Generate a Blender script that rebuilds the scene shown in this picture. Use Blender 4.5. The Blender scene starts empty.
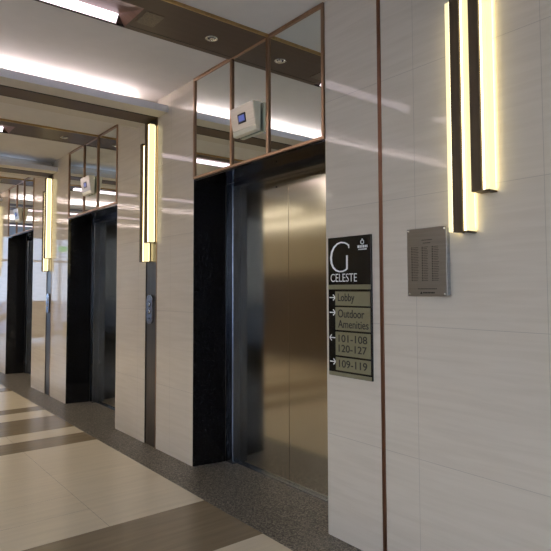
import bpy, bmesh, math, random
from mathutils import Matrix, Vector
random.seed(7)
C = bpy.context.scene.collection
PI = math.pi
D = 2.41          # elevator wall plane
CZ = 3.35         # ceiling
DOORX = 2.79
PER = 3.335       # bay spacing
XL = -2.41        # opposite wall
YB, YE = -4.0, 20.0

# ------------------------------------------------------------------ materials
def new_mat(name):
    m = bpy.data.materials.new(name); m.use_nodes = True
    nt = m.node_tree; b = nt.nodes['Principled BSDF']
    return m, nt, b

def simple(name, col, rough=.5, metal=0., coat=0., var=0.0, scale=(8, 8, 8), spec=.5, bump=0., emit=None, estr=0., aniso=0.):
    m, nt, b = new_mat(name)
    b.inputs['Roughness'].default_value = rough
    b.inputs['Metallic'].default_value = metal
    b.inputs['Coat Weight'].default_value = coat
    b.inputs['Coat Roughness'].default_value = .04
    b.inputs['Specular IOR Level'].default_value = spec
    if aniso: b.inputs['Anisotropic'].default_value = aniso
    tc = nt.nodes.new('ShaderNodeTexCoord'); mp = nt.nodes.new('ShaderNodeMapping')
    mp.inputs['Scale'].default_value = scale
    nt.links.new(tc.outputs['Object'], mp.inputs['Vector'])
    nz = nt.nodes.new('ShaderNodeTexNoise'); nz.inputs['Scale'].default_value = 1.; nz.inputs['Detail'].default_value = 5.
    nt.links.new(mp.outputs[0], nz.inputs['Vector'])
    rp = nt.nodes.new('ShaderNodeValToRGB')
    rp.color_ramp.elements[0].position = .3; rp.color_ramp.elements[1].position = .7
    rp.color_ramp.elements[0].color = tuple(c*(1-var) for c in col)+(1,)
    rp.color_ramp.elements[1].color = tuple(min(1, c*(1+var)) for c in col)+(1,)
    nt.links.new(nz.outputs['Fac'], rp.inputs['Fac']); nt.links.new(rp.outputs[0], b.inputs['Base Color'])
    if bump:
        bp = nt.nodes.new('ShaderNodeBump'); bp.inputs['Strength'].default_value = bump; bp.inputs['Distance'].default_value = .002
        nt.links.new(nz.outputs['Fac'], bp.inputs['Height']); nt.links.new(bp.outputs[0], b.inputs['Normal'])
    if emit:
        b.inputs['Emission Color'].default_value = emit+(1,); b.inputs['Emission Strength'].default_value = estr
    return m

def tile_mat(name, base, dark, grout, y0, z0, step, joint=.0022):
    """polished wall tile: faint horizontal veins, thin grout joints"""
    m, nt, b = new_mat(name); N = nt.nodes.new; L = nt.links.new
    tc = N('ShaderNodeTexCoord'); mp = N('ShaderNodeMapping'); mp.inputs['Scale'].default_value = (1.2, 1.6, 26)
    L(tc.outputs['Object'], mp.inputs['Vector'])
    mp.inputs['Rotation'].default_value = (math.radians(4), 0, 0)
    nz = N('ShaderNodeTexNoise'); nz.inputs['Scale'].default_value = 1.3; nz.inputs['Detail'].default_value = 6; nz.inputs['Distortion'].default_value = .5
    L(mp.outputs[0], nz.inputs['Vector'])
    rp = N('ShaderNodeValToRGB'); e = rp.color_ramp.elements
    e[0].position = .32; e[0].color = dark+(1,); e[1].position = .62; e[1].color = base+(1,)
    L(nz.outputs['Fac'], rp.inputs['Fac'])
    sp = N('ShaderNodeSeparateXYZ'); L(tc.outputs['Object'], sp.inputs[0])
    masks = []
    for axis, o in (('Y', y0), ('Z', z0)):
        a = N('ShaderNodeMath'); a.operation = 'SUBTRACT'; L(sp.outputs[axis], a.inputs[0]); a.inputs[1].default_value = o-step*20
        w = N('ShaderNodeMath'); w.operation = 'MODULO'; L(a.outputs[0], w.inputs[0]); w.inputs[1].default_value = step
        s = N('ShaderNodeMath'); s.operation = 'SUBTRACT'; L(w.outputs[0], s.inputs[0]); s.inputs[1].default_value = step/2
        ab = N('ShaderNodeMath'); ab.operation = 'ABSOLUTE'; L(s.outputs[0], ab.inputs[0])
        g = N('ShaderNodeMath'); g.operation = 'GREATER_THAN'; L(ab.outputs[0], g.inputs[0]); g.inputs[1].default_value = step/2-joint/2
        masks.append(g)
    mx = N('ShaderNodeMath'); mx.operation = 'MAXIMUM'; L(masks[0].outputs[0], mx.inputs[0]); L(masks[1].outputs[0], mx.inputs[1])
    mix = N('ShaderNodeMix'); mix.data_type = 'RGBA'; L(mx.outputs[0], mix.inputs['Factor'])
    L(rp.outputs[0], mix.inputs['A']); mix.inputs['B'].default_value = grout+(1,)
    L(mix.outputs['Result'], b.inputs['Base Color'])
    b.inputs['Roughness'].default_value = .045; b.inputs['IOR'].default_value = 1.5
    return m

def granite(name, a, c, rough, scale=260):
    m, nt, b = new_mat(name); N = nt.nodes.new; L = nt.links.new
    tc = N('ShaderNodeTexCoord')
    v = N('ShaderNodeTexVoronoi'); v.inputs['Scale'].default_value = scale; L(tc.outputs['Object'], v.inputs['Vector'])
    nz = N('ShaderNodeTexNoise'); nz.inputs['Scale'].default_value = scale*.35; nz.inputs['Detail'].default_value = 4; L(tc.outputs['Object'], nz.inputs['Vector'])
    sp = N('ShaderNodeSeparateXYZ'); L(v.outputs['Color'], sp.inputs[0])
    ad = N('ShaderNodeMath'); ad.operation = 'MULTIPLY'; L(sp.outputs[0], ad.inputs[0]); L(nz.outputs['Fac'], ad.inputs[1])
    rp = N('ShaderNodeValToRGB'); e = rp.color_ramp.elements
    e[0].position = .1; e[0].color = a+(1,); e[1].position = .55; e[1].color = c+(1,)
    L(ad.outputs[0], rp.inputs['Fac']); L(rp.outputs[0], b.inputs['Base Color'])
    b.inputs['Roughness'].default_value = rough; b.inputs['Specular IOR Level'].default_value = .4
    return m

def floor_tile(name, col, var):
    m, nt, b = new_mat(name); N = nt.nodes.new; L = nt.links.new
    tc = N('ShaderNodeTexCoord'); mp = N('ShaderNodeMapping'); mp.inputs['Scale'].default_value = (1.2, 14, 1)
    mp.inputs['Rotation'].default_value = (0, 0, .06)
    L(tc.outputs['Object'], mp.inputs['Vector'])
    nz = N('ShaderNodeTexNoise'); nz.inputs['Scale'].default_value = 1.5; nz.inputs['Detail'].default_value = 7; L(mp.outputs[0], nz.inputs['Vector'])
    rp = N('ShaderNodeValToRGB'); e = rp.color_ramp.elements
    e[0].position = .3; e[0].color = tuple(k*(1-var) for k in col)+(1,); e[1].position = .7; e[1].color = tuple(k*(1+var) for k in col)+(1,)
    L(nz.outputs['Fac'], rp.inputs['Fac']); L(rp.outputs[0], b.inputs['Base Color'])
    b.inputs['Roughness'].default_value = .24
    return m

def brushed(name, col, rough, stretch=(3, 3, 400), aniso=.6, var=.1):
    m, nt, b = new_mat(name); N = nt.nodes.new; L = nt.links.new
    tc = N('ShaderNodeTexCoord'); mp = N('ShaderNodeMapping'); mp.inputs['Scale'].default_value = stretch
    L(tc.outputs['Object'], mp.inputs['Vector'])
    nz = N('ShaderNodeTexNoise'); nz.inputs['Scale'].default_value = 1; nz.inputs['Detail'].default_value = 3; L(mp.outputs[0], nz.inputs['Vector'])
    rp = N('ShaderNodeValToRGB'); e = rp.color_ramp.elements
    e[0].position = .3; e[0].color = tuple(k*(1-var) for k in col)+(1,); e[1].position = .7; e[1].color = tuple(min(1, k*(1+var)) for k in col)+(1,)
    L(nz.outputs['Fac'], rp.inputs['Fac']); L(rp.outputs[0], b.inputs['Base Color'])
    b.inputs['Metallic'].default_value = 1; b.inputs['Roughness'].default_value = rough
    if aniso:
        b.inputs['Anisotropic'].default_value = aniso
        tg = N('ShaderNodeTangent'); tg.direction_type = 'RADIAL'; tg.axis = 'Z'
        L(tg.outputs[0], b.inputs['Tangent'])
    return m

M = {}
M['tile'] = tile_mat('pale veined polished tile', (.70, .625, .515), (.655, .58, .47), (.47, .41, .34), 1.15, .612, .692)
M['cream_wall'] = simple('cream wall panel', (.84, .78, .58), .35, var=.04)
M['brown_wains'] = simple('brown wainscot', (.20, .15, .105), .3, var=.2)
M['ceiling'] = simple('white ceiling paint', (.78, .755, .72), .75, var=.02)
M['soffit'] = simple('soffit paint', (.68, .64, .57), .6, var=.02)
M['lip'] = simple('bluish-lit cove lip', (.74, .76, .82), .5, var=.02)  # bluish light on the fascia is put into its colour
M['brown'] = simple('brown lacquer', (.125, .085, .060), .42, var=.06, scale=(3, 30, 3), spec=.25)
M['bronze_strip'] = brushed('bronze strip', (.16, .145, .125), .33, (30, 30, 3), 0)
M['wood'] = simple('warm brown veneer', (.26, .14, .10), .4, var=.18, scale=(3, 40, 3))
M['gilt'] = brushed('gilt trim', (.52, .36, .17), .3, (50, 50, 50), 0)
M['copper'] = brushed('copper trim', (.40, .265, .18), .32, (40, 40, 4), 0)
M['black_gap'] = simple('black joint', (.02, .017, .015), .6)
M['black_granite'] = granite('polished black granite', (.006, .006, .007), (.020, .021, .024), .06, 300)
M['floor_granite'] = granite('speckled grey granite', (.050, .042, .033), (.36, .32, .255), .42, 150)
M['beige'] = floor_tile('beige floor tile', (.78, .68, .50), .05)
M['tan'] = floor_tile('brown floor tile', (.30, .235, .15), .10)
M['floor_joint'] = simple('floor joint', (.19, .15, .11), .7)
M['steel_door'] = brushed('brushed steel door', (.58, .545, .465), .125, (3, 260, 3), 0, .05)
M['steel_frame'] = brushed('steel frame', (.24, .27, .33), .25, (3, 3, 3), 0)
M['steel'] = brushed('satin steel', (.55, .53, .49), .3, (4, 4, 120), 0, .06)
M['steel_blue'] = brushed('call plate steel', (.46, .50, .57), .22, (4, 4, 60), 0)
M['plate'] = brushed('engraved steel plate', (.36, .34, .30), .32, (4, 4, 120), 0, .06)
M['copper_dark'] = brushed('dark copper bead', (.24, .125, .08), .35, (40, 40, 4), 0)
M['chrome'] = brushed('chrome', (.75, .74, .72), .12, (4, 4, 4), 0, .03)
M['mirror'] = brushed('smoked mirror', (.83, .88, .87), .012, (1, 1, 1), 0, .01)
M['dark_bronze'] = simple('dark bronze cover', (.11, .075, .042), .5, spec=.2, var=.15, scale=(60, 60, 4))
M['cream_housing'] = simple('cream housing', (.88, .84, .66), .4)
M['acrylic'] = simple('glowing acrylic', (.5, .46, .30), .25, emit=(1., .86, .46), estr=.62)
M['streak_glow'] = simple('added streak diffuser', (.8, .75, .6), .3, emit=(1., .90, .72), estr=3.)
M['led'] = simple('led edge strip', (.8, .8, .7), .3, emit=(1., .84, .45), estr=3.0)
M['lamp'] = simple('pinkish diffuser', (.9, .85, .85), .4, emit=(1., .80, .88), estr=1.5)
M['cove'] = simple('cove strip light', (.9, .9, .9), .4, emit=(1., .88, .95), estr=12.)
M['cove_dim'] = simple('dim cove strip', (.9, .9, .9), .4, emit=(.6, .72, 1.), estr=.8)
M['screen'] = simple('blue display', (.05, .06, .12), .2, emit=(.08, .11, .36), estr=.5)
M['ink'] = simple('black print', (.008, .008, .008), .35)
M['sign_black'] = simple('gloss black sign', (.010, .010, .009), .12)
M['olive'] = simple('olive sign plate', (.24, .215, .125), .32, var=.04)
M['white_ink'] = simple('white lettering', (.92, .91, .88), .4)
M['dark_ink'] = simple('dark lettering', (.008, .007, .005), .5)
M['green'] = simple('green lit sign', (.02, .3, .1), .4, emit=(.05, .7, .25), estr=.7)
M['grille'] = simple('speckled grille', (.15, .105, .075), .4, var=.35, scale=(90, 90, 90))
M['leather'] = simple('dark brown leather', (.10, .065, .045), .45, var=.15)
M['yellow_fabric'] = simple('mustard fabric', (.50, .36, .12), .8, var=.1, scale=(60, 60, 60))
M['leaf'] = simple('leaf green', (.05, .10, .04), .5, var=.3)
M['pot'] = simple('grey pot', (.35, .34, .32), .5, var=.1)
M['soil'] = simple('soil', (.04, .03, .02), .9, var=.3)
M['pavement'] = simple('outside pavement', (.42, .42, .42), .8, var=.1)
M['win_frame'] = simple('window frame dark', (.05, .05, .05), .4)
gm, nt, b = new_mat('window glass')
b.inputs['Transmission Weight'].default_value = 1; b.inputs['Roughness'].default_value = 0; b.inputs['IOR'].default_value = 1.02
b.inputs['Base Color'].default_value = (.93, .96, .98, 1)
M['glass'] = gm
tg_, nt, b = new_mat('tinted window glass')
b.inputs['Transmission Weight'].default_value = 1; b.inputs['Roughness'].default_value = 0; b.inputs['IOR'].default_value = 1.02
b.inputs['Base Color'].default_value = (.36, .45, .57, 1)
M['tinted_glass'] = tg_

# ------------------------------------------------------------------ mesh helpers
def add_box(bm, x0, x1, y0, y1, z0, z1, mi=0, bev=0.):
    vs = [bm.verts.new((x, y, z)) for z in (z0, z1) for y in (y0, y1) for x in (x0, x1)]
    fs = [(0, 2, 3, 1), (4, 5, 7, 6), (0, 1, 5, 4), (1, 3, 7, 5), (3, 2, 6, 7), (2, 0, 4, 6)]
    F = [bm.faces.new([vs[i] for i in f]) for f in fs]
    for f in F: f.material_index = mi
    if bev:
        es = list({e for f in F for e in f.edges})
        bmesh.ops.bevel(bm, geom=es, offset=bev, segments=2, affect='EDGES', profile=.5)

def add_prism(bm, pts, ext, axis, mi=0, bev=0.):
    """pts: 2-D outline, extruded between ext[0], ext[1] along axis ('x','y','z')"""
    def P(a, b, e):
        return {'x': (e, a, b), 'y': (a, e, b), 'z': (a, b, e)}[axis]
    lo = [bm.verts.new(P(a, b, ext[0])) for a, b in pts]
    hi = [bm.verts.new(P(a, b, ext[1])) for a, b in pts]
    n = len(pts); F = [bm.faces.new(lo[::-1]), bm.faces.new(hi)]
    for i in range(n):
        F.append(bm.faces.new([lo[i], lo[(i+1) % n], hi[(i+1) % n], hi[i]]))
    for f in F: f.material_index = mi
    if bev:
        es = list({e for f in F for e in f.edges})
        bmesh.ops.bevel(bm, geom=es, offset=bev, segments=2, affect='EDGES', profile=.5)

def add_lathe(bm, prof, origin, axis='z', seg=24):
    """prof: (radius, height) pairs"""
    rings = []
    for r, hh in prof:
        ring = []
        for i in range(seg):
            a = 2*PI*i/seg; c, s = r*math.cos(a), r*math.sin(a)
            p = {'z': (c, s, hh), 'x': (hh, c, s), 'y': (c, hh, s)}[axis]
            ring.append(bm.verts.new(Vector(p)+Vector(origin)))
        rings.append(ring)
    for a, b_ in zip(rings, rings[1:]):
        for i in range(seg):
            bm.faces.new([a[i], a[(i+1) % seg], b_[(i+1) % seg], b_[i]])
    for ring in (rings[0][::-1], rings[-1]): bm.faces.new(ring)

def obj(name, bm, mats, parent=None, smooth=False):
    bmesh.ops.recalc_face_normals(bm, faces=bm.faces[:])
    me = bpy.data.meshes.new(name); bm.to_mesh(me); bm.free()
    for m in (mats if isinstance(mats, (list, tuple)) else [mats]): me.materials.append(m)
    if smooth:
        for p in me.polygons: p.use_smooth = True
    o = bpy.data.objects.new(name, me); C.objects.link(o)
    if parent: o.parent = parent
    return o

def box(name, x0, x1, y0, y1, z0, z1, mat, parent=None, bev=0.):
    bm = bmesh.new(); add_box(bm, x0, x1, y0, y1, z0, z1, 0, bev)
    return obj(name, bm, mat, parent)

def tag(o, label, cat, group=None):
    o['label'] = label; o['category'] = cat
    if group: o['group'] = group
    return o

def thing(name, label, cat, loc=(0, 0, 0), group=None):
    o = bpy.data.objects.new(name, None); C.objects.link(o); o.location = loc
    o.empty_display_size = .1
    return tag(o, label, cat, group)

def struct(o):
    o['kind'] = 'structure'; return o

def dup(root, loc, label, group=None):
    r = root.copy(); C.objects.link(r); r.location = loc; r['label'] = label
    if group: r['group'] = group
    for ch in list(root.children):
        c = ch.copy(); C.objects.link(c); c.parent = r
        for g in list(ch.children):
            d = g.copy(); C.objects.link(d); d.parent = c
    return r

# ------------------------------------------------------------------ floor
bm = bmesh.new()
def quad(x0, x1, y0, y1, mi, z=0.):
    vs = [bm.verts.new(p) for p in ((x0, y0, z), (x1, y0, z), (x1, y1, z), (x0, y1, z))]
    bm.faces.new(vs).material_index = mi
bands = [(YB, 2.785, 0), (2.785, 3.478, 1), (3.478, 5.555, 0), (5.555, 5.925, 1), (5.925, 6.24, 0), (6.24, 6.93, 1), (6.93, 7.33, 0),
         (7.33, 7.61, 1), (7.61, 8.99, 0), (8.99, 9.33, 1), (9.33, 12.2, 0), (12.2, 12.6, 1), (12.6, 12.9, 0), (12.9, 13.6, 1), (13.6, YE, 0)]
J = .0022
xs = [XL, -2.09, -1.39, -.69, .005, .703, 1.402, 2.098]
for y0, y1, mi in bands:
    cuts = [y0, y1]
    if mi == 0 and y1-y0 > 1:
        for c in ((3.844, 4.18, 4.52, 4.86, 5.2) if y0 > 3 and y0 < 4 else [y0+.34*k for k in range(1, int((y1-y0)/.34))]): cuts.append(c)
    cuts = sorted(c for c in cuts if y0 <= c <= y1)
    for xa, xb in zip(xs, xs[1:]):
        cc = [y0, y1] if xb > 1.5 else ([y0] + [c for c in cuts[1:-1] if abs(c-3.844) < .01 or abs(c-4.18) < .01 or y0 > 8 or y0 < 0] + [y1])
        if xb < 1.5 and 3 < y0 < 4: cc = [y0, 3.844, 4.18, y1]
        for ya, yb in zip(cc, cc[1:]):
            quad(xa+(J/2 if mi == 0 else 0), xb-(J/2 if (mi == 0 and xb < 2) else 0), ya+(J/2 if ya > y0 else 0), yb-(J/2 if yb < y1 else 0), mi)
quad(2.098, 2.95, YB, YE, 2)
quad(XL, 2.098, YB, YE, 3, -.0008)
# slab below
add_box(bm, XL, 3.0, YB, YE, -.2, -.002, 2)
struct(obj('floor', bm, [M['beige'], M['tan'], M['floor_granite'], M['floor_joint']]))
bm = bmesh.new(); add_box(bm, -60, 60, YE+.12, 90, -.25, -.15); add_box(bm, -60, XL-.12, -60, YE+.12, -.25, -.15)
struct(obj('ground', bm, M['pavement']))

# ------------------------------------------------------------------ elevator wall (piers between the openings)
BAYS = [(2.53+PER*k, 4.19+PER*k) for k in range(4)]           # openings
edges = [(YB, BAYS[0][0])] + [(BAYS[k][1], BAYS[k+1][0]) for k in range(3)] + [(BAYS[3][1], YE)]
for i, (a, b_) in enumerate(edges):
    bm = bmesh.new()
    if i == 0:
        add_box(bm, D, 3.0, a, 2.066, 0, CZ+.1); add_box(bm, D, 3.0, 2.094, b_, 0, CZ+.1)
        add_box(bm, D+.02, 3.0, 2.066, 2.094, 0, CZ+.1)
    else:
        s = 5.01+PER*(i-1)
        add_box(bm, D, 3.0, a, s-.125, 0, CZ+.1); add_box(bm, D, 3.0, s+.125, b_, 0, CZ+.1)
        add_box(bm, D+.03, 3.0, s-.125, s+.125, 0, CZ+.1)
    struct(obj('wall_right', bm, M['tile']))
for a, b_ in BAYS:     # masonry over and behind each opening
    bm = bmesh.new(); add_box(bm, D+.03, 3.0, a, b_, 2.50, CZ+.1); add_box(bm, DOORX+.05, 3.0, a, b_, 0, 2.5)
    struct(obj('wall_right', bm, M['black_gap']))
# narrow copper bead on the near wall
bm = bmesh.new(); add_box(bm, D-.004, D+.02, 2.067, 2.093, 0, CZ, 0, .002)
struct(obj('trim_1', bm, M['copper_dark']))
# bronze strips with copper edges up the piers
for i in range(4):
    s = 5.01+PER*i
    bm = bmesh.new()
    add_box(bm, D+.006, D+.03, s-.108, s+.108, 0, 3.18, 0)
    add_box(bm, D-.003, D+.03, s-.124, s-.108, 0, 3.18, 1)
    add_box(bm, D+.002, D+.03, s+.108, s+.124, 0, 3.18, 2)
    struct(obj('trim_%d' % (i+2), bm, [M['bronze_strip'], M['copper'], M['black_gap']]))

# ------------------------------------------------------------------ ceiling, brown bands, bulkheads
BAND = (3.12, 3.62)
bandsY = [(BAND[0]+PER*k, BAND[1]+PER*k) for k in range(-1, 5)]
prev = YB
bm = bmesh.new()
for a, b_ in bandsY:
    add_box(bm, XL-.1, 3.0, prev, a, CZ, CZ+.12); prev = b_
add_box(bm, XL-.1, 3.0, prev, YE, CZ, CZ+.12)
add_box(bm, XL-.1, 3.0, YB, YE, CZ+.12, CZ+.2)
struct(obj('ceiling', bm, M['ceiling']))
ZB = CZ-.018
lampX = [(-1.52, -.15), (.15, 1.52)]
for k, (a, b_) in enumerate(bandsY):
    bm = bmesh.new(); t0, t1 = a+.17, b_-.006
    add_box(bm, XL, D, a, t0, ZB, CZ+.1, 0); add_box(bm, XL, D, t1, b_+.004, ZB, CZ+.1, 0)
    for xa, xb in ((XL, lampX[0][0]), (lampX[0][1], lampX[1][0]), (lampX[1][1], D)):
        add_box(bm, xa, xb, t0, t1, ZB, CZ+.1, 0)
    add_box(bm, XL, D, a-.012, a, ZB-.004, CZ, 1)                  # gilt lip
    add_box(bm, lampX[1][1]+.02, D, b_-.05, b_-.046, ZB-.0015, ZB, 2)             # shadow joint
    struct(obj('trim_%d' % (k+6), bm, [M['brown'], M['gilt'], M['black_gap']]))
for k in range(-1, 4):
    s = 5.01+PER*k
    bm = bmesh.new()
    y0, y1 = s-.33, s+.335
    add_box(bm, XL, D, y0+.012, y1, 3.18, 3.205, 0)
    add_box(bm, XL, D, s-.06, y1, 3.205, CZ, 0)
    add_box(bm, XL, D, y0, y0+.012, 3.18, 3.243, 1)
    add_box(bm, XL, D, s-.118, s+.118, 3.176, 3.18, 2)
    add_box(bm, XL, D, s-.127, s-.118, 3.1745, 3.18, 3); add_box(bm, XL, D, s+.118, s+.127, 3.1745, 3.18, 3)
    struct(obj('ceiling', bm, [M['soffit'], M['lip'], M['brown'], M['black_gap']]))
cove_where = {-1: 'behind the camera side, over the near wall', 0: 'above the first bulkhead lip, bright pinkish white', 1: 'above the second bulkhead lip, dim and bluish',
              2: 'above the third bulkhead lip', 3: 'above the farthest bulkhead lip'}
for k in range(-1, 4):
    s = 5.01+PER*k
    y = s-.10
    bm = bmesh.new(); add_box(bm, XL+.06, 2.12, y-.02, y+.02, 3.222, 3.234, 0, .003)
    add_box(bm, XL+.06, 2.02, y-.03, y+.03, 3.206, 3.2215, 1)
    tag(obj('cove_light', bm, [M['cove'] if k != 1 else M['cove_dim'], M['steel']]), 'linear cove light hidden '+cove_where[k], 'cove light', 'cove lights')

# recessed wedge-shaped luminaires
def luminaire(k, j):
    a, b_ = bandsY[k]; x0, x1 = lampX[j]; t0, t1 = a+.17, b_-.006
    yr, zr = t1-.058, ZB+.052
    where = ['behind the camera', 'in front of the nearest elevator', 'in front of the middle elevator', 'in front of the third elevator', 'in front of the farthest elevator', 'near the end window'][k]
    t = thing('ceiling_light', 'linear ceiling light %s, on the %s' % (where, 'elevator side' if j else 'side away from elevators'), 'ceiling light', (0, a, CZ), 'linear ceiling lights')
    g = lambda n, bm, m: obj(n, bm, m, t)
    o = lambda y: y-a
    bm = bmesh.new()
    def sl(ya, za, yb, zb, th, mi, xa=x0, xb=x1):
        add_prism(bm, [(o(ya), za-CZ), (o(yb), zb-CZ), (o(yb), zb-CZ+th), (o(ya), za-CZ+th)], (xa, xb), 'x', mi)
    sl(t0, ZB, yr, zr, .01, 0)
    for xe, d in ((x1, -1), (x0, 1)):            # sloping end cheeks
        A = [(xe, o(t0), ZB-CZ), (xe, o(t1), ZB-CZ), (xe+d*.07, o(yr), zr-CZ)]
        lo = [bm.verts.new(p) for p in A]; hi = [bm.verts.new((p[0]-d*.004, p[1], p[2]+.006)) for p in A]
        bm.faces.new(lo); bm.faces.new(hi[::-1])
        for i in range(3): bm.faces.new([lo[i], lo[(i+1) % 3], hi[(i+1) % 3], hi[i]])
    g('reflector', bm, M['wood'])
    bm = bmesh.new(); sl(yr+.004, zr-.002, t1-.006, ZB+.004, .008, 0, x0+.065, x1-.065); g('diffuser', bm, M['lamp'])
    bm = bmesh.new()
    for xa, xb in ((x0+.055, x0+.065), (x1-.065, x1-.055)): sl(yr+.004, zr-.003, t1-.006, ZB+.002, .01, 0, xa, xb)
    add_box(bm, x0, x1, o(t1)-.007, o(t1), ZB-.003-CZ, ZB+.012-CZ)
    g('frame', bm, M['black_gap'])
for k in range(6):
    for j in (0, 1): luminaire(k, j)

# gimbal downlights
def downlight(x, y, label):
    t = thing('downlight', label, 'downlight', (x, y, ZB), 'small chrome downlights')
    bm = bmesh.new(); add_lathe(bm, [(.030, .0), (.044, -.001), (.047, -.004), (.044, -.007), (.034, -.006), (.031, -.001)], (0, 0, 0)); obj('trim_ring', bm, M['chrome'], t, True)
    bm = bmesh.new(); add_lathe(bm, [(.001, -.003), (.028, -.003), (.0285, -.001), (.001, -.0005)], (0, 0, 0)); obj('recess', bm, M['black_gap'], t)
    bm = bmesh.new(); add_lathe(bm, [(.001, -.014), (.014, -.012), (.019, -.007), (.020, -.003), (.001, -.003)], (.004, 0, 0)); obj('bulb', bm, M['chrome'], t, True)
for k in range(0, 4):
    downlight(2.09, 3.385+PER*k, 'small chrome downlight in brown ceiling band before %s' % ['the nearest elevator', 'the middle elevator', 'the third elevator', 'the farthest elevator'][k])
WH = ['nearest', 'middle', 'third', 'farthest']
for k in range(4):
    downlight(-1.30, 3.385+PER*k, 'added, unseen chrome downlight on the far side of the ceiling, across from the %s elevator' % WH[k])  # unseen row, added to carry the warm fill spots
    for x, e, tilt in ((-1.30, 150, 38), (2.09, 14, 4)):
        if k == 0: continue
        ld = bpy.data.lights.new('fill_spot', 'SPOT'); ld.energy = e*(.72 if k else .3); ld.color = (1, .90, .79); ld.spot_size = math.radians(130); ld.spot_blend = 1; ld.shadow_soft_size = .10  # added warm fill for the corridor; the fittings themselves are unlit
        lo = bpy.data.objects.new('fill_spot', ld); C.objects.link(lo); lo.location = (x, 3.385+PER*k, ZB-.03)
        lo.rotation_euler = (0, -math.radians(tilt) if x > 0 else -math.radians(tilt), 0)
bm = bmesh.new(); add_box(bm, -.065, .065, -.09, .09, -.004, 0, 0, .0015)
o = obj('ceiling_panel', bm, M['grille']); o.location = (1.612, 3.40, ZB)
tag(o, 'small square speckled panel on brown ceiling band beside the light', 'panel')

# ------------------------------------------------------------------ elevators
NM = ['nearest elevator, beside the directory sign', 'middle elevator of the three', 'third elevator, at the left edge of the photo', 'farthest elevator past the left edge']
def make_elevator(label):
    t = thing('elevator', label, 'elevator', (D, 0, 0), 'elevators along the right wall')
    HW, HI = .83, .67; HJ = .78          # half widths: wall opening, steel frame
    x1 = .30
    for s in (-1, 1):
        bm = bmesh.new()
        add_prism(bm, [(-.0, s*HW), (x1, s*HJ), (x1, s*(HW)), ], (0, 2.453), 'z')
        obj('granite_jamb', bm, M['black_granite'], t)
    bm = bmesh.new()
    add_prism(bm, [(0, -HW+.001), (0, HW-.001), (x1, HJ-.001), (x1, -HJ+.001)], (2.440, 2.4545), 'z')
    obj('granite_header', bm, M['black_granite'], t)
    bm = bmesh.new(); dx = DOORX-D
    for s in (-1, 1):
        add_prism(bm, [(x1+.002, s*HJ), (x1+.002, s*(HI+.004)), (x1+.006, s*HI), (dx+.03, s*HI), (dx+.03, s*HJ)], (0, 2.44), 'z')
    add_box(bm, x1+.002, dx+.03, -HI, HI, 2.405, 2.44)
    obj('door_frame', bm, M['steel_frame'], t)
    for s, (a, b_) in ((1, (.0015, HI-.001)), (-1, (-HI+.001, -.0015))):
        bm = bmesh.new(); add_box(bm, dx, dx+.03, a, b_, .006, 2.405, 0, .0015)
        p = obj('door_panel', bm, M['steel_door'], t)
        if s == 1:
            bm = bmesh.new(); add_lathe(bm, [(.001, -.003), (.009, -.003), (.011, 0), (.011, .002)], (dx, .15, 2.335), 'x', 16)
            obj('key_escutcheon', bm, M['black_gap'], p, True)
    bm = bmesh.new(); add_box(bm, dx-.035, dx+.03, -HI+.012, HI-.012, .0, .005); add_box(bm, dx-.02, dx-.014, -HI+.02, HI-.02, .005, .0065)
    obj('door_sill', bm, M['steel_frame'], t)
    return t
el = make_elevator('brushed steel '+NM[0]); el.location = (D, 3.36, 0)
for k in range(1, 4): dup(el, (D, 3.36+PER*k, 0), 'brushed steel '+NM[k]+', in a black granite recess')
el['label'] = 'large brushed steel nearest elevator in black granite recess, left of the directory sign'

# mirrored transoms
def make_transom(label):
    t = thing('mirror_panel', label, 'mirror', (D, 0, 2.455), 'mirrored panels over the elevators')
    H = CZ-2.455-.002; w = .827
    seg = [-w, -.235, .235, w]
    for a, b_ in zip(seg, seg[1:]):
        bm = bmesh.new(); add_box(bm, .001, .012, a, b_, .0, H); obj('mirror_glass', bm, M['mirror'], t)
    bm = bmesh.new()
    f = .022; p0, p1 = -.012, .028
    add_box(bm, p0, p1, -w, w, .001, .001+f, 0, .002); add_box(bm, p0, p1, -w, w, H-f, H, 0, .002)
    for y in (-w+f/2, w-f/2): add_box(bm, p0, p1, y-f/2, y+f/2, f, H-f, 0, .002)
    for y in (-.235, .235): add_box(bm, p0, .001, y-.015, y+.015, f, H-f, 0, .002)
    obj('frame', bm, M['copper'], t)
    return t
tr = make_transom('three-part copper-framed mirror above the nearest elevator'); tr.location = (D, 3.36, 2.455)
for k, n in ((1, 'middle'), (2, 'third'), (3, 'farthest')): dup(tr, (D, 3.36+PER*k, 2.455), 'three-part copper-framed mirror above the %s elevator' % n)

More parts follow.
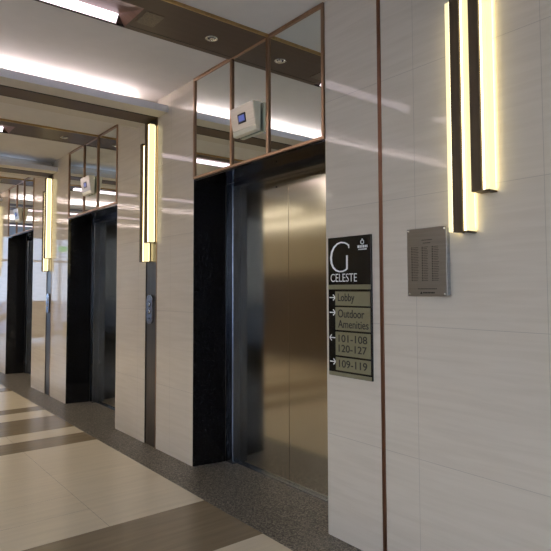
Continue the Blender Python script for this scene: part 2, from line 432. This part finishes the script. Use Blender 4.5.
# floor indicator boxes
def make_indicator(label):
    t = thing('floor_indicator', label, 'floor indicator', (D, 0, 0), 'floor indicator boxes on the mirrors')
    w = .15; zt, zb = 2.875, 2.668
    ft, fb = -.082, -.050
    back = -.013
    def fx(z, e=0): return ft+(fb-ft)*(zt-z)/(zt-zb)-e
    bm = bmesh.new()
    add_prism(bm, [(fx(zt), zt), (back, zt+.004), (back, zb-.004), (fb+.012, zb-.004), (fx(zb), zb)], (-w, w), 'y', 0, .002)
    obj('housing', bm, M['cream_housing'], t)
    bm = bmesh.new()
    za, zc = zt-.003, zb+.035
    add_prism(bm, [(fx(za, .003), za), (fx(za, -.002), za), (fx(zc, -.002), zc), (fx(zc, .003), zc)], (-w+.004, w-.004), 'y')
    obj('face_plate', bm, M['steel'], t)
    bm = bmesh.new(); za, zc = 2.815, 2.745
    add_prism(bm, [(fx(za, .006), za), (fx(za, .003), za), (fx(zc, .003), zc), (fx(zc, .006), zc)], (-.042, .056), 'y')
    sc = obj('display_bezel', bm, M['black_gap'], t)
    bm = bmesh.new(); za, zc = 2.802, 2.759
    add_prism(bm, [(fx(za, .0075), za), (fx(za, .0055), za), (fx(zc, .0055), zc), (fx(zc, .0075), zc)], (-.029, .043), 'y')
    obj('display_screen', bm, M['screen'], sc)
    return t
fi = make_indicator('floor indicator box with blue display above the nearest elevator'); fi.location = (D, 3.35, 0)
for k, n in ((1, 'middle'), (2, 'third'), (3, 'farthest')): dup(fi, (D, 3.35+PER*k, 0), 'floor indicator box on the mirror above the %s elevator' % n)

# ------------------------------------------------------------------ wall sconces
def make_sconce(label):
    t = thing('wall_sconce', label, 'wall light', (D, 0, 0), 'paired light bar sconces')
    def bar(y_l, y_dl, y_dr, y_r, z0, z1, ztop_ac):
        bm = bmesh.new()
        add_box(bm, -.082, -.0, y_dr, y_dl, z0, z1, 0, .0015)
        add_box(bm, -.070, -.0, y_r+.001, y_dr, z0-.003, z0+.004)
        obj('metal_bar', bm, M['dark_bronze'], t)
        for a, c in (((y_dl, y_l),) if y_l else ())+((y_r, y_dr),):
            bm = bmesh.new(); add_box(bm, -.067, -.014, a+.0005, c-.0005, z0+.005, ztop_ac, 0, .002)
            lb = obj('light_bar', bm, M['acrylic'], t)
            bm = bmesh.new(); e = c if c == y_dr else a; sg = -1 if c == y_dr else 1
            ya, yb = sorted((e+sg*.0008, e+sg*.009)); add_box(bm, -.069, -.0665, ya, yb, z0+.006, ztop_ac-.001)
            add_box(bm, -.0135, -.010, a+.004, c-.004, z0+.01, ztop_ac-.01)  # hidden back strip, added to strengthen the glow on the wall
            obj('led_strip', bm, M['led'], lb)
    bar(.108, .073, .021, -.004, 1.772, 2.945, 2.925)
    bar(None, -.030, -.083, -.116, 1.955, 3.13, 3.115)
    return t
SC0 = 1.485
sc = make_sconce('large paired glowing bar sconce on near tiled wall above the intercom panel'); sc.location = (D, SC0, 0)
for k, lab in ((1, 'paired glowing bar sconce on pier between nearest and middle elevators'), (2, 'paired glowing bar sconce on pier between middle and third elevators'),
               (3, 'glowing bar sconce cut off by the left photo edge'), (4, 'glowing bar sconce on farthest pier')):
    dup(sc, (D, SC0+3.55+PER*(k-1), 0), lab)

# hall call stations
def make_call(label):
    t = thing('call_station', label, 'call button panel', (D, 0, 0), 'elevator call panels on the bronze strips')
    def rr(w, h, r, n=6):
        pts = []
        for cx, cy, a0 in ((w-r, h-r, 0), (-w+r, h-r, 90), (-w+r, -h+r, 180), (w-r, -h+r, 270)):
            for i in range(n+1):
                a = math.radians(a0+90*i/n); pts.append((cx+r*math.cos(a), cy+r*math.sin(a)))
        return pts
    bm = bmesh.new(); add_prism(bm, [(a, b_+1.311) for a, b_ in rr(.062, .142, .055)], (-.018, .006), 'x', 0, .004)
    obj('face_plate', bm, M['steel_blue'], t)
    for z in (1.36, 1.29):
        bm = bmesh.new(); add_lathe(bm, [(.001, -.026), (.018, -.026), (.021, -.023), (.021, -.018)], (0, 0, z), 'x', 20)
        b1 = obj('call_button', bm, M['chrome'], t, False)
        bm = bmesh.new(); add_lathe(bm, [(.021, -.0195), (.027, -.0195), (.028, -.017)], (0, 0, z), 'x', 20); obj('button_ring', bm, M['black_gap'], b1)
    bm = bmesh.new(); add_lathe(bm, [(.001, -.021), (.008, -.021), (.010, -.018)], (0, 0, 1.225), 'x', 14); obj('key_switch', bm, M['black_gap'], t)
    return t
cs = make_call('rounded elevator call panel on bronze strip, between nearest and middle elevators'); cs.location = (D, 5.01, 0)
dup(cs, (D, 5.01+PER, 0), 'rounded elevator call panel on bronze strip, between middle and third elevators')

# ------------------------------------------------------------------ lettering
WALLM = Matrix(((0, 0, -1), (-1, 0, 0), (0, 1, 0))).to_4x4()   # local x -> -Y, local y -> +Z, local z -> -X
def text_bm(bm, s, yl, yr, z0, z1, x, depth=.0012, off=0.):
    cu = bpy.data.curves.new('txt', 'FONT'); cu.body = s; cu.size = 1; cu.extrude = .01; cu.offset = off; cu.resolution_u = 4
    to = bpy.data.objects.new('txt', cu); C.objects.link(to)
    dg = bpy.context.evaluated_depsgraph_get(); dg.update()
    me = bpy.data.meshes.new_from_object(to.evaluated_get(dg))
    bpy.data.objects.remove(to); bpy.data.curves.remove(cu)
    X = [v.co.x for v in me.vertices]; Y = [v.co.y for v in me.vertices]
    ax, bx, ay, by = min(X), max(X), min(Y), max(Y)
    for v in me.vertices:
        u = (v.co.x-ax)/(bx-ax); w = (v.co.y-ay)/(by-ay)
        v.co = (x-(depth if v.co.z > 0 else 0), yl+(yr-yl)*u, z0+(z1-z0)*w)
    bm.from_mesh(me); bpy.data.meshes.remove(me)

def stroke(bm, pts, widths, x0, x1):
    """variable-width stroke in the wall plane; pts are (y,z)"""
    n = len(pts); L_, R_ = [], []
    for i, (y, z) in enumerate(pts):
        a = pts[max(0, i-1)]; b_ = pts[min(n-1, i+1)]
        dy, dz = b_[0]-a[0], b_[1]-a[1]; l = math.hypot(dy, dz) or 1
        w = widths[i]/2
        L_.append((y-dz/l*w, z+dy/l*w)); R_.append((y+dz/l*w, z-dy/l*w))
    for i in range(n-1):
        add_prism(bm, [L_[i], L_[i+1], R_[i+1], R_[i]], (x0, x1), 'x')

# ------------------------------------------------------------------ directory sign
t = thing('directory_sign', 'black and olive directory sign lettered G CELESTE on tile right of the nearest elevator', 'sign', (D, 2.32, .975))
oy, oz = 2.32, .975
def part(name, bm, mat, parent=None):
    bmesh.ops.translate(bm, vec=(-D, -oy, -oz), verts=bm.verts[:])
    return obj(name, bm, mat, parent or t)
YL, YR = 2.500, 2.147
XF = 2.397
bm = bmesh.new(); add_box(bm, XF, D, YR, YL, .975, 1.817, 0, .0015); back = part('back_panel', bm, M['sign_black'])
for z0, z1, full in ((1.499, 1.527, True), (1.401, 1.486, False), (1.253, 1.391, False), (1.100, 1.242, False), (1.010, 1.089, False), (.977, .999, True)):
    bm = bmesh.new(); add_box(bm, XF-.003, XF, YR+.008 if not full else YR+.003, (YL-.062) if not full else YL-.003, z0, z1, 0, .0008)
    part('olive_plate' , bm, M['olive'])
# big G
bm = bmesh.new()
pts = [(2.322, 1.760), (2.334, 1.771), (2.356, 1.780), (2.388, 1.784), (2.418, 1.777), (2.447, 1.757), (2.466, 1.728), (2.474, 1.694), (2.470, 1.661), (2.455, 1.634),
       (2.431, 1.615), (2.402, 1.607), (2.373, 1.608), (2.350, 1.615), (2.336, 1.624)]
ws = [.008, .0085, .009, .009, .010, .012, .015, .017, .016, .013, .011, .009, .009, .009, .009]
stroke(bm, pts, ws, XF-.0015, XF)
stroke(bm, [(2.322, 1.769), (2.320, 1.746)], [.008, .006], XF-.0016, XF)
stroke(bm, [(2.3375, 1.620), (2.3365, 1.703)], [.013, .014], XF-.0017, XF)
part('letter_g', bm, M['white_ink'])
bm = bmesh.new(); text_bm(bm, 'CELESTE', 2.478, 2.258, 1.545, 1.594, XF, off=-.006); part('name_lettering', bm, M['white_ink'])
# small emblem and two tiny lines
bm = bmesh.new()
cyy, czz = 2.2125, 1.775
ring = [(cyy+.012*math.cos(math.radians(a)), czz+.012*math.sin(math.radians(a))) for a in range(90, 451, 30)]
stroke(bm, ring, [.0045]*len(ring), XF-.0015, XF)
add_prism(bm, [(cyy+.007, czz+.013), (cyy, czz+.022), (cyy-.007, czz+.013)], (XF-.0015, XF), 'x')
for i, (a, c) in enumerate(((2.249, 2.236), (2.232, 2.224), (2.219, 2.214), (2.209, 2.197), (2.192, 2.184), (2.180, 2.172))):
    add_box(bm, XF-.0015, XF, c, a, 1.742, 1.757)
add_box(bm, XF-.0015, XF, 2.178, 2.243, 1.730, 1.736)
part('emblem', bm, M['white_ink'])
XP = XF-.003
for s, yl, yr, z0, z1 in (('Lobby', 2.414, 2.277, 1.413, 1.474), ('Outdoor', 2.414, 2.200, 1.329, 1.378), ('Amenities', 2.414, 2.168, 1.267, 1.314),
                          ('101-108', 2.411, 2.180, 1.182, 1.226), ('120-127', 2.411, 2.184, 1.122, 1.166), ('109-119', 2.409, 2.182, 1.030, 1.075)):
    bm = bmesh.new(); text_bm(bm, s, yl, yr, z0, z1, XP, off=.006); part('direction_lettering', bm, M['dark_ink'])
for z, d in ((1.449, 1), (1.358, 1), (1.204, -1), (1.059, 1)):
    bm = bmesh.new(); yc = 2.4655
    tip = yc-.025*d; tail = yc+.024*d
    stroke(bm, [(tail, z), (tip, z)], [.006, .006], XF-.0015, XF)
    for s in (1, -1): stroke(bm, [(tip+.018*d, z+s*.018), (tip, z)], [.006, .006], XF-.0016-.0001*s, XF)
    part('arrow', bm, M['white_ink'])

# ------------------------------------------------------------------ intercom panel
ti = thing('intercom_panel', 'brushed steel intercom directory plate with engraved rows, below the large sconce', 'intercom', (D, 1.75, 1.46))
def ipart(name, bm, mat, par=None):
    bmesh.ops.translate(bm, vec=(-D, -1.75, -1.46), verts=bm.verts[:])
    return obj(name, bm, mat, par or ti)
bm = bmesh.new(); add_box(bm, 2.377, D+.002, 1.632, 1.862, 1.468, 1.808, 0, .001); ipart('housing', bm, M['steel_blue'])
bm = bmesh.new(); add_box(bm, 2.373, 2.377, 1.628, 1.870, 1.462, 1.815, 0, .001); plate = ipart('face_plate', bm, M['plate'])
for ya, yb in ((1.842, 1.796), (1.776, 1.737), (1.714, 1.671)):
    bm = bmesh.new()
    for i in range(21):
        z = 1.716-.0086*i
        add_box(bm, 2.3722, 2.373, ya-.007, ya, z-.0022, z+.0022)
        add_box(bm, 2.3724, 2.373, yb+random.uniform(0, .008), ya-.010, z-.0011, z+.0009)
    ipart('engraved_rows', bm, M['dark_ink'])
bm = bmesh.new()
add_box(bm, 2.3723, 2.373, 1.712, 1.776, 1.751, 1.7535); add_box(bm, 2.3723, 2.373, 1.722, 1.768, 1.7355, 1.738)
ipart('engraved_heading', bm, M['dark_ink'])
bm = bmesh.new()
for i in range(14): add_box(bm, 2.3723, 2.373, 1.802-.0083*i-.0062, 1.802-.0083*i, 1.4985, 1.5025)
ipart('engraved_footer', bm, M['dark_ink'])
bm = bmesh.new()
add_prism(bm, [(1.789, 1.475), (1.782, 1.487), (1.775, 1.475)], (2.3722, 2.373), 'x')
for i in range(8): add_box(bm, 2.3723, 2.373, 1.771-.009*i-.0068, 1.771-.009*i, 1.477, 1.484)
ipart('engraved_emblem', bm, M['dark_ink'])
for y in (1.858, 1.640):
    for z in (1.803, 1.474):
        bm = bmesh.new(); add_lathe(bm, [(.001, -.004), (.004, -.0035), (.0062, -.001), (.0065, .0)], (2.373, y, z), 'x', 14); ipart('screw', bm, M['chrome'])

# ------------------------------------------------------------------ opposite wall, end walls
bm = bmesh.new()
W0, W1 = -1.2, 3.1          # added glazed stretch, cool fill light for the near wall
add_box(bm, XL-.1, XL, YB, W0, 0, CZ+.1, 2); add_box(bm, XL-.1, XL, W0, W1, 0, .35, 2); add_box(bm, XL-.1, XL, W0, W1, 3.0, CZ+.1, 2)
add_box(bm, XL-.1, XL, W1, 7.2, 0, CZ+.1, 2)
add_box(bm, XL-.1, XL, 7.2, 12.6, 1.86, CZ+.1, 0); add_box(bm, XL-.1, XL, 7.2, 16.5, 0, 1.86, 1)
add_box(bm, XL-.1, XL, 12.6, 16.5, 1.86, CZ+.1, 2); add_box(bm, XL-.1, XL, 16.5, YE, 0, CZ+.1, 2)
struct(obj('wall_left', bm, [M['cream_wall'], M['brown_wains'], M['tile']]))
struct(box('wall_back', XL-.1, 3.0, YB-.1, YB, 0, CZ+.2, M['tile']))
def added_side_window(name, a, c, z0, z1, n):
    t = bpy.data.objects.new(name, None); C.objects.link(t); t.location = (XL-.05, a, 0); struct(t)
    bm = bmesh.new()
    for i in range(n+1):
        y = (c-a)*i/n; add_box(bm, -.05, .04, y-.03, y+.03, z0, z1)
    for z in (z0+.03, z1-.03): add_box(bm, -.045, .035, 0, c-a, z-.03, z+.03)
    obj('window_frame', bm, M['win_frame'], t)
    bm = bmesh.new(); add_box(bm, -.004, .004, 0, c-a, z0+.02, z1-.02); obj('window_pane', bm, M['glass'], t)
added_side_window('fill_window_2', W0, W1, .35, 3.0, 3)  # unseen window, added to light the near wall
for z, a, b_, lab in ((3.27, 7.4, 12.4, 'added linear light high on the opposite wall, makes streaks in the nearest elevator doors'), (2.95, 8.0, 12.5, 'lower added linear light on the opposite wall, makes streaks in the nearest elevator doors')):
    t = thing('added_streak_light', lab, 'wall light', (XL, a, z), 'added streak lights on the opposite wall')  # invented lights that put bright streaks into the door reflections
    bm = bmesh.new(); add_box(bm, 0, .035, 0, b_-a, -.035, .035, 0, .004); obj('housing', bm, M['steel'], t)
    bm = bmesh.new(); add_box(bm, .034, .045, .02, b_-a-.02, -.025, .025, 0, .003); obj('diffuser', bm, M['streak_glow'], t)
def window(name, y, s):
    t = bpy.data.objects.new(name, None); C.objects.link(t); t.location = (0, y, 0); struct(t)
    x0, x1 = XL, 3.0
    bm = bmesh.new()
    n = 5
    for i in range(n+1):
        x = x0+(x1-x0)*i/n; add_box(bm, x-.03, x+.03, -.05, .05, 0, CZ+.1)
    for z in (.04, 2.5, CZ-.03): add_box(bm, x0, x1, -.045, .045, z-.03, z+.03)
    obj('window_frame', bm, M['win_frame'], t)
    bm = bmesh.new(); add_box(bm, x0, x1, -.004, .004, .05, CZ); obj('window_pane', bm, M['tinted_glass'], t)
window('window_1', YE+.055, 1)

# hanging lit sign and lounge furniture at the far end (mirrored in the polished piers)
t = thing('exit_sign', 'small green lit sign hanging from the ceiling near the far windows', 'sign', (.46, 14, 2.5))
bm = bmesh.new(); add_box(bm, -.10, .10, -.02, .02, -.05, .08, 0, .004); obj('sign_box', bm, M['green'], t)
bm = bmesh.new()
for x in (-.1, .1): add_lathe(bm, [(.004, .08), (.004, CZ-2.5)], (x, 0, 0), 'z', 8)
obj('hanging_rod', bm, M['steel'], t)
def armchair(name, loc, rot, mat, label, hb):
    t = thing(name, label, 'armchair', loc); t.rotation_euler.z = rot
    bm = bmesh.new(); add_box(bm, -.32, .32, -.32, .32, .14, .30, 0, .02); obj('base', bm, mat, t)
    bm = bmesh.new(); add_box(bm, -.27, .27, -.34, .22, .30, .44, 0, .04); obj('seat_cushion', bm, mat, t)
    bm = bmesh.new(); add_prism(bm, [(.20, .30), (.34, .30), (.42, hb), (.30, hb)], (-.34, .34), 'x', 0, .03); obj('backrest', bm, mat, t)
    for s in (-1, 1):
        bm = bmesh.new(); add_box(bm, s*.34-.06, s*.34+.06, -.32, .30, .14, .60, 0, .03); obj('armrest', bm, mat, t)
        for y in (-.27, .25):
            bm = bmesh.new(); add_lathe(bm, [(.014, 0), (.022, .14)], (s*.30, y, 0), 'z', 10); obj('leg', bm, M['dark_bronze'], t)
armchair('armchair', (.2, 17, 0), PI, M['leather'], 'dark brown high-back armchair near far window, seen only as reflection', 1.2)
armchair('armchair', (-.75, 16.4, 0), 2.2, M['yellow_fabric'], 'mustard armchair near far window, seen only as reflection', .8)
t = thing('potted_plant', 'leafy potted plant near the far window, seen only as reflection', 'plant', (1.35, 17.3, 0))
bm = bmesh.new(); add_lathe(bm, [(.14, 0), (.20, .4), (.21, .42), (.18, .42), (.17, .38), (.001, .38)], (0, 0, 0)); obj('pot', bm, M['pot'], t)
bm = bmesh.new()
for i in range(46):
    a = random.uniform(0, 2*PI); el_ = random.uniform(.3, 1.4); L0 = random.uniform(.5, 1.1)
    prevp = None; w = random.uniform(.03, .05)
    pts = []
    for k in range(6):
        u = k/5; r = L0*u*math.cos(el_)*(1+.3*u); z = .40+L0*u*math.sin(el_)*1.2-.25*u*u
        pts.append((r*math.cos(a), r*math.sin(a), z, w*math.sin(PI*min(1, u*.9+.08))))
    vs = []
    for x, y, z, ww in pts:
        vs.append((bm.verts.new((x-math.sin(a)*ww, y+math.cos(a)*ww, z)), bm.verts.new((x+math.sin(a)*ww, y-math.cos(a)*ww, z))))
    for p, q in zip(vs, vs[1:]): bm.faces.new([p[0], p[1], q[1], q[0]])
o = obj('foliage', bm, M['leaf'], t)

# ------------------------------------------------------------------ world
w = bpy.data.worlds.new('sky'); bpy.context.scene.world = w; w.use_nodes = True
nt = w.node_tree; bg = nt.nodes['Background']
tc = nt.nodes.new('ShaderNodeTexCoord'); sp = nt.nodes.new('ShaderNodeSeparateXYZ'); rp = nt.nodes.new('ShaderNodeValToRGB')
nt.links.new(tc.outputs['Generated'], sp.inputs[0]); nt.links.new(sp.outputs['Z'], rp.inputs['Fac'])
rp.color_ramp.elements[0].color = (.86, .91, 1., 1); rp.color_ramp.elements[1].color = (.52, .66, 1., 1); rp.color_ramp.elements[1].position = .7
nt.links.new(rp.outputs[0], bg.inputs['Color']); bg.inputs['Strength'].default_value = 2.0

# ------------------------------------------------------------------ camera
yaw, pitch, f, cx, cy, roll = 0.670639246, 0.0505436, 553.608, 276.204, 261.41, -0.003264
F = Vector((math.sin(yaw)*math.cos(pitch), math.cos(yaw)*math.cos(pitch), math.sin(pitch)))
R = Vector((math.cos(yaw), -math.sin(yaw), 0)); U = R.cross(F)
R2 = R*math.cos(roll)+U*math.sin(roll); U2 = U*math.cos(roll)-R*math.sin(roll)
cam = bpy.data.cameras.new('camera'); co = bpy.data.objects.new('camera', cam); C.objects.link(co)
m = Matrix((R2, U2, -F)).transposed().to_4x4(); m.translation = Vector((0, 0, 1.5)); co.matrix_world = m
cam.sensor_fit = 'HORIZONTAL'; cam.sensor_width = 36; cam.lens = f/551*36
cam.shift_x = -(cx-275.5)/551; cam.shift_y = (cy-275.5)/551
cam.clip_start = .05; cam.clip_end = 200
S = bpy.context.scene; S.camera = co
S.view_settings.view_transform = 'Standard'; S.view_settings.look = 'None'; S.view_settings.gamma = 1; S.view_settings.use_curve_mapping = False
S.view_settings.exposure = 0.9
